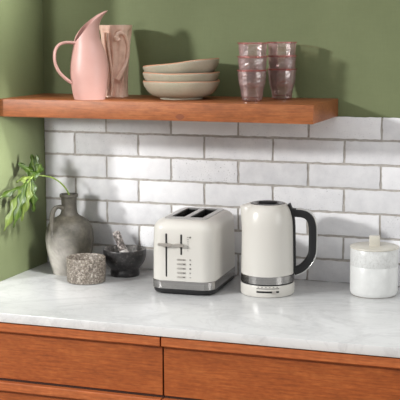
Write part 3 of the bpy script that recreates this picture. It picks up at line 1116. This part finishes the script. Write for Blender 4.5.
# ------------------------------------------------------------------ canister
ca = thing('canister', 'white glazed ceramic canister with flat lid at the right end', 'canister', (1.0560, -0.110, 0), CAMYAW - 0.12)
ca.scale = (0.935, 0.935, 1.03)
bm = bmesh.new()
lathe_rings(bm, [(0.0, 0.0), (0.0625, 0.0), (0.0655, 0.0015)], 80, mat=1)
lathe_rings(bm, [(0.0655, 0.0015), (0.0685, 0.006), (0.0700, 0.012), (0.0700, 0.0785), (0.0694, 0.0795)], 80, mat=0)
link('lower_body', bm, [M_CAN_LO, M_CAN_EDGE], ca, angle=40)
bm = bmesh.new()
lathe_rings(bm, [(0.0694, 0.0795), (0.0700, 0.0806), (0.0700, 0.1240), (0.0690, 0.1255), (0.0640, 0.1255), (0.0635, 0.0806), (0.0, 0.0800)], 80)
link('upper_body', bm, M_CAN_UP, ca, angle=40)
bm = bmesh.new()
lathe_rings(bm, [(0.0, 0.1256), (0.0690, 0.1256), (0.0712, 0.1262), (0.0718, 0.1280), (0.0712, 0.1298), (0.0690, 0.1304), (0.0, 0.1308)], 80)
li = link('lid', bm, M_CAN_LID, ca, angle=40)
bm = bmesh.new()
add_box(bm, -0.0155, 0.0155, -0.010, 0.010, 0.1295, 0.1575, bevel=0.002, seg=2)
link('lid_knob', bm, M_CAN_LID, li)

# ------------------------------------------------------------------ light
w = bpy.data.worlds.new('room_light')
scene.world = w
w.use_nodes = True
nt_ = w.node_tree
bg = nt_.nodes['Background']
tc = nt_.nodes.new('ShaderNodeTexCoord')
dotn = nt_.nodes.new('ShaderNodeVectorMath')
dotn.operation = 'DOT_PRODUCT'
dotn.inputs[1].default_value = Vector((-0.22, -0.30, 0.92)).normalized()
nt_.links.new(tc.outputs['Generated'], dotn.inputs[0])
rp = nt_.nodes.new('ShaderNodeValToRGB')
rp.color_ramp.elements[0].position = 0.15
rp.color_ramp.elements[0].color = (0.17, 0.17, 0.172, 1)
rp.color_ramp.elements[1].position = 0.95
rp.color_ramp.elements[1].color = (1.12, 1.12, 1.12, 1)
nt_.links.new(dotn.outputs['Value'], rp.inputs['Fac'])
nt_.links.new(rp.outputs['Color'], bg.inputs['Color'])
bg.inputs['Strength'].default_value = 1.0

def area(name, loc, target, size, power, color=(1, 1, 1), shape='DISK'):
    d = bpy.data.lights.new(name, 'AREA')
    d.energy = power
    d.color = color
    d.shape = shape
    d.size = size
    o = bpy.data.objects.new(name, d)
    COL.objects.link(o)
    o.location = loc
    o.rotation_euler = (Vector(target) - Vector(loc)).to_track_quat('-Z', 'Y').to_euler()
    return o
area('window_key', (-2.65, -3.65, 1.79), (0.5, -0.1, 0.25), 0.36, 198, (1.0, 0.992, 0.978))
def spot(name, loc, target, cone, power, radius=0.08, color=(1, 0.995, 0.985)):
    d = bpy.data.lights.new(name, 'SPOT')
    d.energy = power
    d.color = color
    d.spot_size = math.radians(cone)
    d.spot_blend = 1.0
    d.shadow_soft_size = radius
    o = bpy.data.objects.new(name, d)
    COL.objects.link(o)
    o.location = loc
    o.rotation_euler = (Vector(target) - Vector(loc)).to_track_quat('-Z', 'Y').to_euler()
    return o
spot('added_corner_spot', (1.6, -1.15, 1.95), (-0.03, -0.27, 0.08), 12, 820, 0.25)  # added narrow spot that brightens the lower part of the left wall
spot('added_side_spot', (2.3, -0.70, 0.50), (-0.03, -0.28, 0.35), 9.5, 700, 0.16)  # added low spot, lifts the left wall just under the shelf
spot('added_upper_spot', (1.2, -0.5, 2.6), (-0.10, -0.26, 0.80), 11, 1000, 0.15)  # added steep spot to lighten the left wall above the shelf
area('right_fill', (2.9, -1.1, 0.75), (0.3, -0.2, 0.2), 1.0, 14, (1.0, 0.99, 0.97))  # added broad fill for the right sides of toaster and shelf
spot('added_tile_spot', (-0.25, -2.9, 0.80), (0.11, 0.0, 0.26), 12, 300, 0.20)  # added frontal spot brightening the leftmost tiles and the jug
spot('added_shelf_spot', (-0.35, -3.0, 1.20), (0.03, 0.0, 0.80), 10, 260, 0.20)  # added frontal spot for the back wall left of the pitcher


# ------------------------------------------------------------------ camera
cam = bpy.data.cameras.new('camera')
co = bpy.data.objects.new('camera', cam)
COL.objects.link(co)
scene.camera = co
cam.sensor_width = 36.0
cam.sensor_fit = 'HORIZONTAL'
cam.lens = 36.0 * 1191.55 / 400.0
cam.clip_start = 0.05
yaw, pit, rol = 0.3429, 0.1482, -0.0041
fw = Vector((-math.sin(yaw) * math.cos(pit), math.cos(yaw) * math.cos(pit), -math.sin(pit)))
rt = Vector((math.cos(yaw), math.sin(yaw), 0))
up = rt.cross(fw)
r2 = rt * math.cos(rol) + up * math.sin(rol)
u2 = up * math.cos(rol) - rt * math.sin(rol)
M = Matrix((r2, u2, -fw)).transposed().to_4x4()
M.translation = Vector((1.6848, -3.2904, 0.7415))
co.matrix_world = M

vs = scene.view_settings
vs.view_transform = 'Standard'
vs.look = 'None'
vs.gamma = 1.0
vs.exposure = 0.0
vs.use_curve_mapping = False
